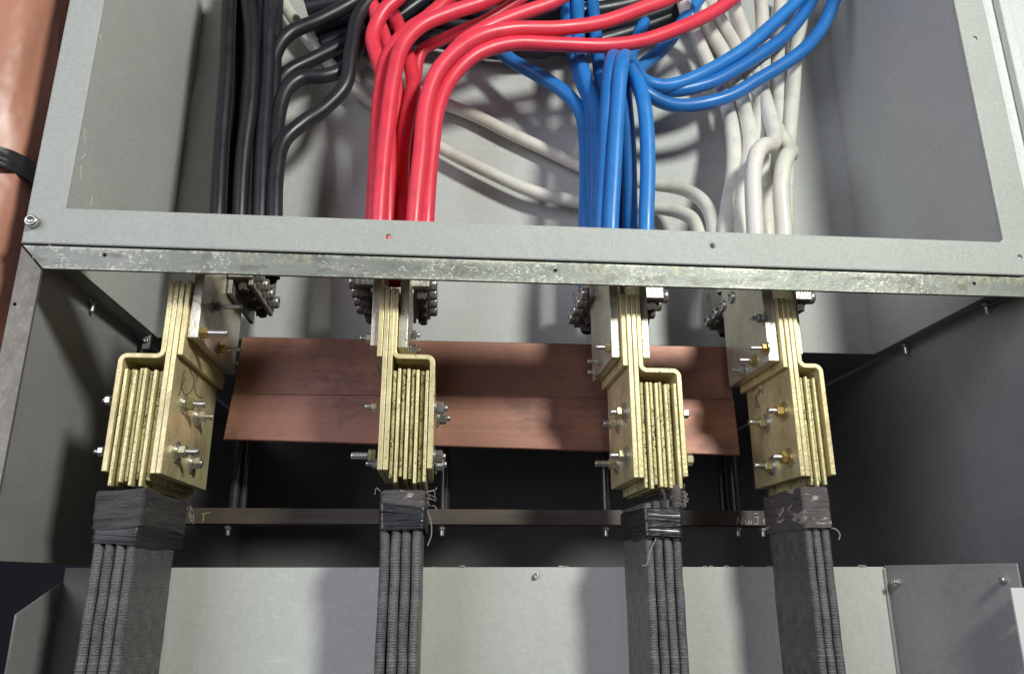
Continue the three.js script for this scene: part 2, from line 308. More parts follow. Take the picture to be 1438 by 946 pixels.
// white perforated strip, lower right
{
  const t = thing('terminal_strip', 'white perforated strip standing at the lower right corner of the picture', 'strip', [0.5, 1.1, -0.0145]);
  const s = new THREE.Shape([[0, 1.1], [0.077, 1.1], [0.077, [0.4521, 1.3922, -0.012][1]], [0, [0.4521, 1.3922, -0.012][1]]].map(([a, b]) => new THREE.Vector2(a, b)));
  for (const [z, y] of [[0.011, 1.372], [0.011, 1.34], [0.04, 1.372], [0.04, 1.34], [0.011, 1.31]]) { const p = new THREE.Path(); p.absarc(z, y, 0.0028, 0, 7, true); s.holes.push(p); }
  const g = new THREE.ExtrudeGeometry(s, { depth: 0.0018, bevelEnabled: false }).translate([0.4521, 1.3922, -0.012][0], 0, -0.0145);
  part(t, 'strip_plate', boxUV(g), std({ color: rgb(0.72, 0.72, 0.7), roughness: 0.5 }));
}

// surroundings seen past the cabinet's edges
single('neighbour_panel', 'pale grey sheet metal panel behind the right frame post', 'panel', mergeGeometries([box(0.55, 0.9, 1.4, 2.5, -0.06, -0.065, 0.001), box(0.590, 0.602, 1.4, 2.5, -0.05, -0.0597, 0.002)]), wallPaint);
{
  const b = thing('wrapped_bundle', 'glossy brown plastic wrapped bundle with black tape band left of the cabinet', 'bundle', [-0.427, 1.1, -0.05]);
  const n = 44, m = 28, pos = [], uv = [], idx = [];
  for (let j = 0; j <= n; j++) for (let i = 0; i <= m; i++) {
    const v = j / n, y = 1.1 + v * 1.2, a = i / m * Math.PI * 2, lean = lin(1.6, 2.1, y) * -0.014;
    const pinch = 1 - 0.08 * Math.exp(-Math.pow((y - 1.739) / 0.02, 2)), fold = 1 + 0.06 * Math.sin(a * 5 + y * 9) * Math.sin(y * 17 + a) + 0.035 * Math.sin(a * 9 - y * 23) + 0.02 * Math.sin(a * 13 + y * 41);
    pos.push(-0.427 + lean + 0.066 * Math.cos(a) * pinch * fold, y, -0.05 + 0.05 * Math.sin(a) * pinch * fold); uv.push(i / m * 0.35, y);
  }
  for (let j = 0; j < n; j++) for (let i = 0; i < m; i++) { const q = j * (m + 1) + i; idx.push(q, q + m + 1, q + 1, q + 1, q + m + 1, q + m + 2); }
  const g = new THREE.BufferGeometry(); g.setAttribute('position', new THREE.Float32BufferAttribute(pos, 3)); g.setAttribute('uv', new THREE.Float32BufferAttribute(uv, 2)); g.setIndex(idx); g.computeVertexNormals();
  part(b, 'brown_wrap', g, brown);
  part(b, 'tape_band', sleeve(-0.492, -0.3625, -0.098, -0.002, 1.731, 1.748, 0.045, 0.001, 8), tape);
}
function sleeve(x0, x1, z0, z1, y0, y1, r, amp, rings, sd = 1, slant = 0) {   // a band wound round a bundle of bars
  const cs = [], k = 5, cx = (x0 + x1) / 2, cz = (z0 + z1) / 2;
  for (const [qx, qz, a0] of [[x1 - r, z1 - r, 0], [x0 + r, z1 - r, 90], [x0 + r, z0 + r, 180], [x1 - r, z0 + r, 270]]) for (let i = 0; i <= k; i++) { const a = (a0 + 90 * i / k) * Math.PI / 180; cs.push([qx + r * Math.cos(a), qz + r * Math.sin(a)]); }
  const dense = []; let run = 0; const runs = [];
  for (let i = 0; i < cs.length; i++) { const a = cs[i], b = cs[(i + 1) % cs.length], L = Math.hypot(b[0] - a[0], b[1] - a[1]), m = Math.max(1, Math.round(L / 0.004)); for (let j = 0; j < m; j++) { dense.push([mix(a[0], b[0], j / m), mix(a[1], b[1], j / m)]); runs.push(run + L * j / m); } run += L; }
  const N = dense.length, pos = [], uv = [], idx = [];
  for (let j = 0; j <= rings; j++) for (let i = 0; i <= N; i++) {
    const [x, z] = dense[i % N], u = (i % N) / N, v = j / rings;
    const edge = j === 0 || j === rings ? 1 : 0;
    const d = amp * (vnoise(u * 14, v * 6, 14, 64, sd * 13) - 0.5) * 2 - edge * 0.0006, L = Math.hypot(x - cx, z - cz), ox = (x - cx) / L, oz = (z - cz) / L;
    const dy = (j === 0 || j === rings ? 0.0016 * (vnoise(u * 9, j, 9, 64, sd * 31) - 0.5) * 2 : 0) + slant * (x - cx);
    pos.push(x + ox * d, mix(y0, y1, v) + dy, z + oz * d); uv.push(i === N ? run : runs[i], mix(y0, y1, v));
  }
  for (let j = 0; j < rings; j++) for (let i = 0; i < N; i++) { const q = j * (N + 1) + i; idx.push(q, q + N + 1, q + 1, q + 1, q + N + 1, q + N + 2); }
  const g = new THREE.BufferGeometry(); g.setAttribute('position', new THREE.Float32BufferAttribute(pos, 3)); g.setAttribute('uv', new THREE.Float32BufferAttribute(uv, 2)); g.setIndex(idx); g.computeVertexNormals();
  return g;
}

// ---------------------------------------------------------------- horizontal copper bar, beam, rods
{ const a = [-0.2044, 1.5242, -0.142], b = [0.2908, 1.5144, -0.142], c = [0.0882, 1.627, -0.142];
  const t = thing('copper_bar', 'wide bare copper bar with a lengthwise step, running across behind the four stacks', 'copper bar', [0.05, a[1], -0.146]);
  part(t, 'upper_face', plate([[a[0] + 0.003, a[1] + 0.0425], [b[0], b[1] + 0.0555], [b[0], c[1] + 0.0006], [a[0] + 0.006, c[1] - 0.0006]], [], -0.1475, -0.1535, 0.0006), copper);
  const g = plate([[a[0], a[1]], [b[0], b[1]], [b[0], b[1] + 0.058], [a[0] + 0.003, a[1] + 0.045]], [], 0, -0.005, 0.0012);
  g.translate(0, -a[1], 0); g.rotateX(-0.06); g.translate(0, a[1], -0.1415);
  part(t, 'lower_lip', g, copper); }
{
  const bm = thing('support_beam', 'narrow brown insulating beam with chalk writing below the copper bar', 'beam', [0.05, 1.4515, -0.205]);
  part(bm, 'beam_bar', box(-0.27, 0.345, 1.4515, 1.4668, -0.2, -0.222, 0.0008), beamMat);
  const nutsUnder = [[-0.2087, 1.4482, -0.208], [0.001, 1.4475, -0.208], [0.1679, 1.448, -0.208], [0.3067, 1.4491, -0.208], [0.3334, 1.4492, -0.208]];
  for (const at of nutsUnder) { at[1] = 1.4514; const b = piece(bm, 'bolt', shank(0.011, 0.0024), zinc, at, [0, 0, -Math.PI / 2]); const q = shade(new THREE.Mesh(nutSmall, zinc)); q.name = 'nut'; b.add(q); }
  const stroke = (pts, m) => part(bm, 'chalk_stroke', tube(pts.map((p) => [p[0], p[1], -0.1999]), 0.0005, Math.max(4, pts.length * 3), 4), m);
  const O = [0.3035, 1.4527], s = 0.0072;
  const L = (x, pts, m = chalk) => stroke(pts.map(([a, b]) => [O[0] + x + a * s, O[1] + b * s]), m);
  L(0, [[0, 0], [0.15, 0.95]]); L(0, [[0.15, 0.95], [0.75, 0.05]]); L(0, [[0.75, 0.05], [0.95, 1]]);
  L(0.009, [[0, 0.6], [0.1, 0.05], [0.45, 0.2], [0.5, 0.7], [0.6, 0.1], [0.85, 0.15], [0.95, 0.6]]);
  L(0.0175, [[0.2, 1], [0.95, 1]]); L(0.0175, [[0.7, 1], [0.65, 0.2], [0.35, 0], [0.1, 0.2]]); L(0.0175, [[0.2, 1.5], [0.85, 1.55]]);
  L(0.0275, [[0.1, 0.45], [0.6, 0.5], [0.45, 0.8], [0.1, 0.5], [0.3, 0.05], [0.7, 0.1]]);
  L(-0.5475, [[0, 0.5], [0.4, 0.75], [0.5, 0.3], [0.1, 0.25]], chalkYellow); L(-0.537, [[0.3, 0.1], [0.35, 1.1]], chalkYellow); L(-0.537, [[0, 1.1], [1.2, 1.3]], chalkYellow);
}
{
  const rods = [['dark glossy rod right of the leftmost stack, the nearer of its pair', 330, -0.207, 0.0052], ['dark glossy rod right of the leftmost stack, the thinner of its pair', 340, -0.216, 0.004], ['dark glossy rod right of the second stack', 625, -0.209, 0.0052], ['dark glossy rod left of the third stack', 849, -0.209, 0.0052], ['dark glossy rod left of the rightmost stack, nearer the stack', 1029, -0.207, 0.0052], ['dark glossy rod left of the rightmost stack, the thinner of its pair', 1014, -0.216, 0.004]];
  const at = [[-0.2062, 1.4904, -0.208], [-0.1986, 1.4912, -0.214], [0.0028, 1.492, -0.208], [0.1689, 1.4933, -0.208], [0.3062, 1.4944, -0.208], [0.296, 1.495, -0.214]];
  rods.forEach(([label, u, z, r], i) => single('support_rod', label, 'rod', new THREE.CylinderGeometry(r, r, 0.17, 16).translate(at[i][0], 1.4669 + 0.085, at[i][2]), rodMat, 'dark rods standing on the brown beam'));
}

// ---------------------------------------------------------------- busbar stacks
function jogGeo(xu, xl, t, yTop, yJ, yBot, z0, z1) {     // Z-bent bar: up at xu (centre), steps to xl at yJ
  const s = Math.sign(xl - xu), R = 0.0052, c = [];
  const arc = (cx, cy, a0, a1) => { for (let i = 0; i <= 6; i++) { const a = a0 + (a1 - a0) * i / 6; c.push([cx + R * Math.cos(a), cy + R * Math.sin(a)]); } };
  c.push([xu, yTop]);
  if (s > 0) { arc(xu + R, yJ + R, Math.PI, Math.PI * 1.5); arc(xl - R, yJ - R, Math.PI / 2, 0); }
  else { arc(xu - R, yJ + R, 0, -Math.PI / 2); arc(xl + R, yJ - R, Math.PI / 2, Math.PI); }
  c.push([xl, yBot]);
  const L = [], Q = [];
  c.forEach((p, i) => { const a = c[Math.max(0, i - 1)], b = c[Math.min(c.length - 1, i + 1)], l = Math.hypot(b[0] - a[0], b[1] - a[1]), nx = -(b[1] - a[1]) / l, ny = (b[0] - a[0]) / l; L.push([p[0] + nx * t / 2, p[1] + ny * t / 2]); Q.unshift([p[0] - nx * t / 2, p[1] - ny * t / 2]); });
  return plate([...L, ...Q], [], z0, z1, 0.0006);
}
function clampBlock(st, o) {                             // cable clamp: tinned block, screws on its outer side, strands below
  const { xi, xo, yb, z0, z1, side, drop = 0.006 } = o, yt = 1.702;
  part(st, 'clamp_block', box(xi, xo, yb, yt, z0, z1, 0.001), clampMat);
  const xm = (xi + xo) / 2, w = Math.abs(xo - xi), n = 4;
  part(st, 'clamp_plate', box(xi, xi + side * 0.0042, yb - drop, yb - 0.0002, z0 - 0.004, z1 + 0.004, 0.0006), clampMat);
  for (let i = 0; i < n; i++) {
    const z = mix(z0, z1, (i + 0.5) / n);
    const g = new THREE.CylinderGeometry(w * 0.27, w * 0.23, 0.012, 12, 3); const p = g.attributes.position; for (let k = 0; k < p.count; k++) p.setXYZ(k, p.getX(k) * (0.9 + 0.25 * hash(k, i, 5)), p.getY(k) + 0.003 * hash(k, i, 6), p.getZ(k) * (0.9 + 0.25 * hash(k, i, 7)));
    g.computeVertexNormals(); part(st, 'cable_end', g.translate(xm + side * 0.002, yb - 0.004, z), strandMat);
    piece(st, 'clamp_screw', domeGeo, zinc, [xo - side * 0.0001, yb + 0.0068, z], side > 0 ? [0, 0, 0] : [0, 0, Math.PI]).scale.set(1.15, 1.3, 1.3);
  }
}
const Z0 = -0.035;
function slabGeo(x0, x1, y0, y1, z0, z1) {               // taped bar with rounded edges, running down out of the picture
  const r = (x1 - x0) / 2 * 0.98, s = new THREE.Shape(); const k = 8, pts = [];
  for (let i = 0; i <= k; i++) { const a = Math.PI * i / k; pts.push(new THREE.Vector2((x0 + x1) / 2 + r * Math.cos(a), -(z0 - r) - r * Math.sin(a) + 0)); }
  for (let i = 0; i <= k; i++) { const a = Math.PI + Math.PI * i / k; pts.push(new THREE.Vector2((x0 + x1) / 2 + r * Math.cos(a), -(z1 + r) - r * Math.sin(a))); }
  s.setFromPoints(pts);
  const H = y1 - y0, g = new THREE.ExtrudeGeometry(s, { depth: H, bevelEnabled: false, steps: 40, curveSegments: 8 });
  g.rotateX(-Math.PI / 2); g.translate(0, y0, 0);        // x stays, outline y -> -z, depth -> y
  return g;
}
function wrapUV(g, x0) { // uv: across and along the bar, in metres
  if (g.index) g = g.toNonIndexed();
  const p = g.attributes.position, uv = new Float32Array(p.count * 2);
  for (let i = 0; i < p.count; i++) { uv[2 * i] = p.getX(i) - x0 - p.getZ(i); uv[2 * i + 1] = p.getY(i) + 0.12 * (p.getX(i) - x0) * 0; }
  g.setAttribute('uv', new THREE.BufferAttribute(uv, 2)); return g;
}
function wobble(g, sd, amp) {                            // hand-wound unevenness
  const p = g.attributes.position;
  for (let i = 0; i < p.count; i++) { const y = p.getY(i), z = p.getZ(i); const d = amp * (vnoise(y * 60 + 50, z * 20 + 50, 9999, 9999, sd) - 0.5) * 2; p.setX(i, p.getX(i) + d); p.setZ(i, z + amp * (vnoise(y * 90 + 50, 3.3, 9999, 9999, sd + 1) - 0.5) * 2); }
  g.computeVertexNormals(); return g;
}
function thread(st, pts, r = 0.00035) { part(st, 'stray_thread', tube(pts, r, 24, 5), fluff); }
function stack(o) {
  const st = thing('busbar_stack', o.label, 'busbar stack', [o.cx, 1.05, -0.09], 'four stacks of flat busbars');
  const zb = o.zBack, s = o.side;                        // side: where the bent bar steps to
  for (const [x0, x1] of o.straight) part(st, 'straight_bar', box(x0, x1, o.yLow, 1.640 + rr(-0.0015, 0.001), Z0, zb, 0.0008, 2), tinA);
  part(st, 'bent_bar', jogGeo(o.jog[0], o.jog[1], o.jogT, 1.6395, o.yJog, o.yLow + 0.0015, Z0 - 0.0005, zb), tinB);
  part(st, 'short_bar', box(o.short[0], o.short[1], o.yShort, 1.641, Z0 - 0.001, zb - 0.004, 0.0008, 2), tinB);
  for (const [x0, x1, yb, zf, zr] of o.brackets) part(st, 'bracket_plate', box(x0, x1, yb, 1.70, zf, zr, 0.0008), tinWhite);
  const n = o.lam.n, w = (o.lam.x1 - o.lam.x0) / n;
  for (let i = 0; i < n; i++) {
    const spacer = i % 2 === (s < 0 ? 1 : 0), x0 = o.lam.x0 + i * w, g = spacer ? 0.0004 : 0.00045, low = o.yLow - (spacer ? rr(0.004, 0.010) : rr(0.007, 0.011));
    const geo = box(x0 + g, x0 + w - g, low, o.yJog - 0.011 + rr(-0.0015, 0.0015), Z0 - (spacer ? rr(0.0025, 0.006) : rr(0, 0.0012)), zb + 0.004, Math.min(0.0011, w * 0.3), 2);
    const uv = geo.attributes.uv; const du = rr(0, 0.12), dv = rr(0, 0.12); for (let k = 0; k < uv.count; k++) uv.setXY(k, uv.getX(k) + du, uv.getY(k) + dv);
    part(st, spacer ? 'spacer_bar' : 'flat_bar', geo, spacer ? tinD : tinC);
  }
  const wn = o.wrap.n, ww = (o.wrap.x1 - o.wrap.x0) / wn;
  for (let i = 0; i < wn; i++) {
    const x0 = o.wrap.x0 + i * ww;
    part(st, 'taped_bar', wrapUV(wobble(slabGeo(x0 + 0.0003, x0 + ww - 0.0003, 1.05, o.wrap.top - rr(0, 0.004), Z0 - 0.001 - rr(0, 0.001), o.wrap.zb), 600 + o.id * 20 + i, 0.00045), x0), (i + o.id) % 2 ? wrapA : wrapB);
  }
  return st;
}
const S1 = stack({ id: 1, cx: -0.238, side: -1, zBack: -0.158, label: 'leftmost busbar stack, its bent bar stepping out to the left', yLow: 1.479, yJog: 1.5745,
  straight: [[-0.2282, -0.2241], [-0.2238, -0.2196]], jog: [-0.2306, -0.2630], jogT: 0.0042, short: [-0.2193, -0.2150], yShort: 1.5758,
  brackets: [[-0.2147, -0.2060, 1.592, -0.040, -0.165]], lam: { n: 8, x0: -0.2597, x1: -0.2288 }, wrap: { n: 4, x0: -0.2640, x1: -0.2310, top: 1.462, zb: -0.1285 } });
clampBlock(S1, { xi: -0.2050, xo: -0.1822, yb: 1.6700, z0: -0.1, z1: -0.2, side: 1, drop: 0.015 });
part(S1, 'clamp_plate', box(-0.1864, -0.1822, 1.664, 1.6698, -0.104, -0.196, 0.0006), clampMat);
const S2 = stack({ id: 2, cx: -0.03, side: 1, zBack: -0.133, label: 'second busbar stack from the left, below the red cables', yLow: 1.4834, yJog: 1.5785,
  straight: [[-0.0526, -0.0484], [-0.0480, -0.0440]], jog: [-0.0432, -0.0105], jogT: 0.0042, short: [-0.0575, -0.0530], yShort: 1.578,
  brackets: [[-0.0640, -0.0579, 1.589, -0.042, -0.14], [-0.0405, -0.0325, 1.588, -0.042, -0.14]], lam: { n: 8, x0: -0.0436, x1: -0.0128 }, wrap: { n: 4, x0: -0.0480, x1: -0.0145, top: 1.464, zb: -0.1285 } });
clampBlock(S2, { xi: -0.0360, xo: -0.0168, yb: 1.666, z0: -0.1, z1: -0.2, side: 1 });
clampBlock(S2, { xi: -0.0680, xo: -0.0870, yb: 1.666, z0: -0.1, z1: -0.2, side: -1 });
const S3 = stack({ id: 3, cx: 0.178, side: 1, zBack: -0.125, label: 'third busbar stack from the left, below the blue cables', yLow: 1.4790, yJog: 1.5710,
  straight: [[0.1570, 0.1612], [0.1616, 0.1658]], jog: [0.1682, 0.2010], jogT: 0.0042, short: [0.1524, 0.1568], yShort: 1.5745,
  brackets: [[0.1440, 0.1520, 1.583, -0.041, -0.13], [0.1716, 0.1782, 1.583, -0.041, -0.13]], lam: { n: 8, x0: 0.1664, x1: 0.1984 }, wrap: { n: 4, x0: 0.1640, x1: 0.1950, top: 1.462, zb: -0.118 } });
clampBlock(S3, { xi: 0.1690, xo: 0.1385, yb: 1.661, z0: -0.1, z1: -0.2, side: -1, drop: 0.008 });
clampBlock(S3, { xi: 0.1869, xo: 0.2118, yb: 1.661, z0: -0.1, z1: -0.2, side: 1 });
const S4 = stack({ id: 4, cx: 0.314, side: 1, zBack: -0.135, label: 'rightmost busbar stack, thinnest of the four, below the white cables', yLow: 1.4815, yJog: 1.5780,
  straight: [[0.3000, 0.3040], [0.3044, 0.3084]], jog: [0.3108, 0.3290], jogT: 0.0042, short: [0.2955, 0.2997], yShort: 1.576,
  brackets: [[0.2850, 0.2952, 1.583, -0.041, -0.14], [0.3140, 0.3175, 1.590, -0.041, -0.13]], lam: { n: 4, x0: 0.3092, x1: 0.3232 }, wrap: { n: 3, x0: 0.2985, x1: 0.3210, top: 1.464, zb: -0.112 } });
clampBlock(S4, { xi: 0.3225, xo: 0.2900, yb: 1.662, z0: -0.1, z1: -0.2, side: -1, drop: 0.008 });
clampBlock(S4, { xi: 0.3385, xo: 0.3630, yb: 1.664, z0: -0.1, z1: -0.2, side: 1 });

// bindings round the stacks
part(S1, 'cloth_band', sleeve(-0.2660, -0.2290, -0.145, -0.0335, 1.437, 1.4665, 0.004, 0.0016, 12, 3, 0.05), cloth);
part(S1, 'black_tape', sleeve(-0.2648, -0.2298, -0.144, -0.0345, 1.4255, 1.4425, 0.004, 0.0010, 8, 4, -0.06), tapeDull);
part(S2, 'cloth_band', sleeve(-0.0490, -0.0132, -0.135, -0.0335, 1.452, 1.467, 0.004, 0.0010, 8, 5), clothPale);
for (let i = 0; i < 4; i++) part(S2, 'black_tape', sleeve(-0.0492 - i * 0.0002, -0.0124 + i * 0.0002, -0.136 - i * 0.0002, -0.0330 + i * 0.0002, 1.4365 + i * 0.0036, 1.4365 + i * 0.0036 + 0.0085, 0.004, 0.0004, 6, 60 + i, [0.02, -0.06, 0.04, -0.09][i]), tape);
part(S3, 'cloth_band', sleeve(0.1880, 0.1968, -0.118, -0.0338, 1.452, 1.4725, 0.004, 0.0008, 8, 7), clothPale);
for (let i = 0; i < 5; i++) part(S3, 'black_tape', sleeve(0.1636 - i * 0.0002, 0.1956 + i * 0.0002, -0.12 - i * 0.0002, -0.0337 + i * 0.0002, 1.4300 + i * 0.0042, 1.4300 + i * 0.0042 + 0.0085, 0.004, 0.0004, 6, 80 + i, [-0.05, -0.02, 0.03, -0.05, 0.02][i]), tape);
part(S4, 'cloth_band', sleeve(0.2976, 0.3222, -0.116, -0.0335, 1.4395, 1.4715, 0.003, 0.0006, 10, 9), clothPale);
// fluff and loose threads
thread(S2, [[-0.0492, 1.4665, -0.035], [-0.0520, 1.4690, -0.034], [-0.0535, 1.4640, -0.036]]);
for (let i = 0; i < 12; i++) { const x = rr(-0.012, -0.004), y = rr(1.455, 1.468), z = rr(-0.06, -0.036); thread(S2, [[-0.0128, y, z], [x, y + rr(-0.003, 0.003), z + 0.002], [x + rr(-0.003, 0.003), y + rr(-0.006, 0.004), z]], 0.0003); }
thread(S2, [[-0.0122, 1.4530, -0.040], [-0.0085, 1.4440, -0.039], [-0.0078, 1.4330, -0.040], [-0.0105, 1.4250, -0.041]], 0.0005);
for (let i = 0; i < 12; i++) { const x = rr(0.1985, 0.2035), y = rr(1.458, 1.473), z = rr(-0.05, -0.034); thread(S3, [[0.1968, y, z], [x, y + rr(-0.003, 0.003), z + 0.002], [x + rr(-0.003, 0.002), y + rr(-0.007, 0.004), z]], 0.0003); }
thread(S3, [[0.1720, 1.4305, -0.0325], [0.1660, 1.4200, -0.031], [0.1622, 1.4095, -0.031], [0.1590, 1.4100, -0.032]], 0.0005);
thread(S4, [[0.3222, 1.4395, -0.038], [0.3260, 1.4380, -0.037], [0.3285, 1.4340, -0.037], [0.3275, 1.4300, -0.038]], 0.0006);
for (let i = 0; i < 6; i++) { const y = rr(1.452, 1.466), z = -0.15 + rr(-0.01, 0.01); thread(S1, [[-0.2315, y, z], [-0.2285, y + rr(-0.004, 0.004), z], [-0.2270, y - rr(0.002, 0.007), z + 0.002]], 0.0003); }
part(S3, 'strand_tuft', tube([[0.1795, 1.4700, -0.036], [0.1815, 1.4660, -0.035], [0.1820, 1.4540, -0.036]], 0.0014, 12, 6), clothPale);

// bolts through the stacks
const gold = { nut: brass, washerMat: paleBrass }, pale = { nut: paleBrass, washerMat: zinc };
bolt(S1, [-0.2195, 1.5417, -0.0683], 1, 0.018, { ...pale, washer: 2 }); bolt(S1, [-0.2195, 1.5383, -0.1061], 1, 0.014, { washer: 2 });
bolt(S1, [-0.2195, 1.5006, -0.0637], 1, 0.018, { washer: 2 }); bolt(S1, [-0.2195, 1.4971, -0.1057], 1, 0.010, { washer: 2 });
bolt(S1, [-0.2754, 1.542, -0.06], -1, 0.007, { small: true, washer: 0 }); bolt(S1, [-0.2749, 1.4994, -0.06], -1, 0.008, { small: true, washer: 0 });
bolt(S1, [-0.2059, 1.5986, -0.0472], 1, 0.022, { ...gold, small: false, washer: 0 }); bolt(S1, [-0.2059, 1.6009, -0.1043], 1, 0.02, { ...gold, small: true }); bolt(S1, [-0.215, 1.6028, -0.1643], 1, 0.02, { ...pale, small: true });
bolt(S1, [-0.2059, 1.6313, -0.0732], 1, 0.024, { small: true, nut: darkSteel });
bolt(S2, [-0.0088, 1.5376, -0.05], 1, 0.012, { washer: 2 }); bolt(S2, [-0.0064, 1.5341, -0.075], 1, 0.012, { washer: 2 }); bolt(S2, [-0.0088, 1.4967, -0.05], 1, 0.011, { washer: 2 }); bolt(S2, [-0.0066, 1.4938, -0.075], 1, 0.010, { washer: 1 });
bolt(S2, [-0.0564, 1.5381, -0.05], -1, 0.010, { small: true, washer: 0, ...pale }); bolt(S2, [-0.0556, 1.4968, -0.05], -1, 0.020, { ...pale, washer: 0 }); bolt(S2, [-0.056, 1.4946, -0.08], -1, 0.010, { washer: 0, small: true });
bolt(S2, [-0.0652, 1.601, -0.06], -1, 0.010, { ...pale, washer: 0, small: true }); bolt(S2, [-0.0314, 1.602, -0.05], 1, 0.009, { small: true, washer: 1 }); bolt(S2, [-0.0318, 1.5979, -0.08], 1, 0.010, { small: true, washer: 1 });
bolt(S3, [0.157, 1.5372, -0.053], -1, 0.014, { ...pale, washer: 2 }); bolt(S3, [0.157, 1.5328, -0.0821], -1, 0.014, { ...pale, washer: 2 }); bolt(S3, [0.157, 1.4995, -0.0525], -1, 0.016, { ...pale, washer: 2 }); bolt(S3, [0.157, 1.4984, -0.0918], -1, 0.021, { ...pale, washer: 2 });
bolt(S3, [0.2081, 1.5372, -0.055], 1, 0.006, { small: true, washer: 0 }); bolt(S3, [0.2079, 1.4974, -0.055], 1, 0.007, { ...pale, washer: 0 });
bolt(S3, [0.144, 1.5934, -0.0459], -1, 0.013, { ...pale, small: true, washer: 0 }); bolt(S3, [0.144, 1.591, -0.0844], -1, 0.013, { small: true, washer: 0 }); bolt(S3, [0.144, 1.5855, -0.1024], -1, 0.010, { small: true, washer: 0 });
bolt(S4, [0.3, 1.5406, -0.0521], -1, 0.016, { ...gold, washer: 2 }); bolt(S4, [0.3, 1.5381, -0.092], -1, 0.018, { ...pale, washer: 2 }); bolt(S4, [0.3, 1.4998, -0.0521], -1, 0.016, { ...gold, washer: 2 }); bolt(S4, [0.3, 1.4975, -0.0891], -1, 0.018, { ...pale, washer: 2 });
bolt(S4, [0.285, 1.5948, -0.0416], -1, 0.016, { ...gold, small: true }); bolt(S4, [0.285, 1.5911, -0.0687], -1, 0.016, { ...gold, small: true }); bolt(S4, [0.285, 1.5892, -0.0974], -1, 0.013, { small: true });
bolt(S4, [0.285, 1.6236, -0.0441], -1, 0.012, { small: true, nut: darkSteel });
// felt pen marks on the outer faces
{
  const mark = (st, pts) => part(st, 'pen_stroke', tube(pts, 0.00035, pts.length * 5, 4), pen);
  mark(S1, [[-0.2194, 1.5686, -0.0594], [-0.2194, 1.5563, -0.0546], [-0.2194, 1.5501, -0.0647], [-0.2194, 1.5561, -0.0821], [-0.2194, 1.5666, -0.0862], [-0.2194, 1.573, -0.0714]]);
  mark(S1, [[-0.2194, 1.563, -0.0616], [-0.2194, 1.5524, -0.0562], [-0.2194, 1.5447, -0.0517]]);
  mark(S1, [[-0.2194, 1.5737, -0.0961], [-0.2194, 1.563, -0.0897], [-0.2194, 1.5568, -0.0963], [-0.2194, 1.5573, -0.1157]]);
  mark(S4, [[0.2998, 1.5739, -0.1173], [0.2998, 1.5759, -0.1079], [0.2998, 1.5701, -0.104], [0.2998, 1.5674, -0.1135], [0.2998, 1.5599, -0.1083], [0.2998, 1.5559, -0.1058], [0.2998, 1.5584, -0.114], [0.2998, 1.5673, -0.11]]);
  mark(S4, [[0.2998, 1.5662, -0.105], [0.2998, 1.572, -0.1001], [0.2998, 1.5669, -0.0962], [0.2998, 1.5756, -0.0923]]);
}

// ---------------------------------------------------------------- cables
function cable(colour, label, pts, r, mat, group, end) {
  const last = pts[pts.length - 1];
  if (end !== 0) pts.push([last[0] * 0.99 + (end || 0), 1.687, last[2] - 0.004]);
  pts.forEach((p, i) => { if (i && i < pts.length - 1) { p[0] += rr(-0.0007, 0.0007); p[1] += rr(-0.0007, 0.0007); p[2] += rr(-0.0006, 0.0006); } });
  const L = pts.reduce((s, p, i) => i ? s + Math.hypot(p[0] - pts[i - 1][0], p[1] - pts[i - 1][1], p[2] - pts[i - 1][2]) : 0, 0);
  const g = tube(pts, r, Math.max(40, Math.round(L / 0.006)), 14), uv = g.attributes.uv;
  for (let i = 0; i < uv.count; i++) uv.setXY(i, uv.getY(i) * 0.06, uv.getX(i) * L);
  return single(colour + '_cable', label, 'cable', g, mat, group);
}
const RG = 'red cables', UG = 'blue cables', WG = 'white cables', KG = 'black cables';
const rc = 0.0083, uc = 0.0081, wc = 0.0088, kc = 0.0083;
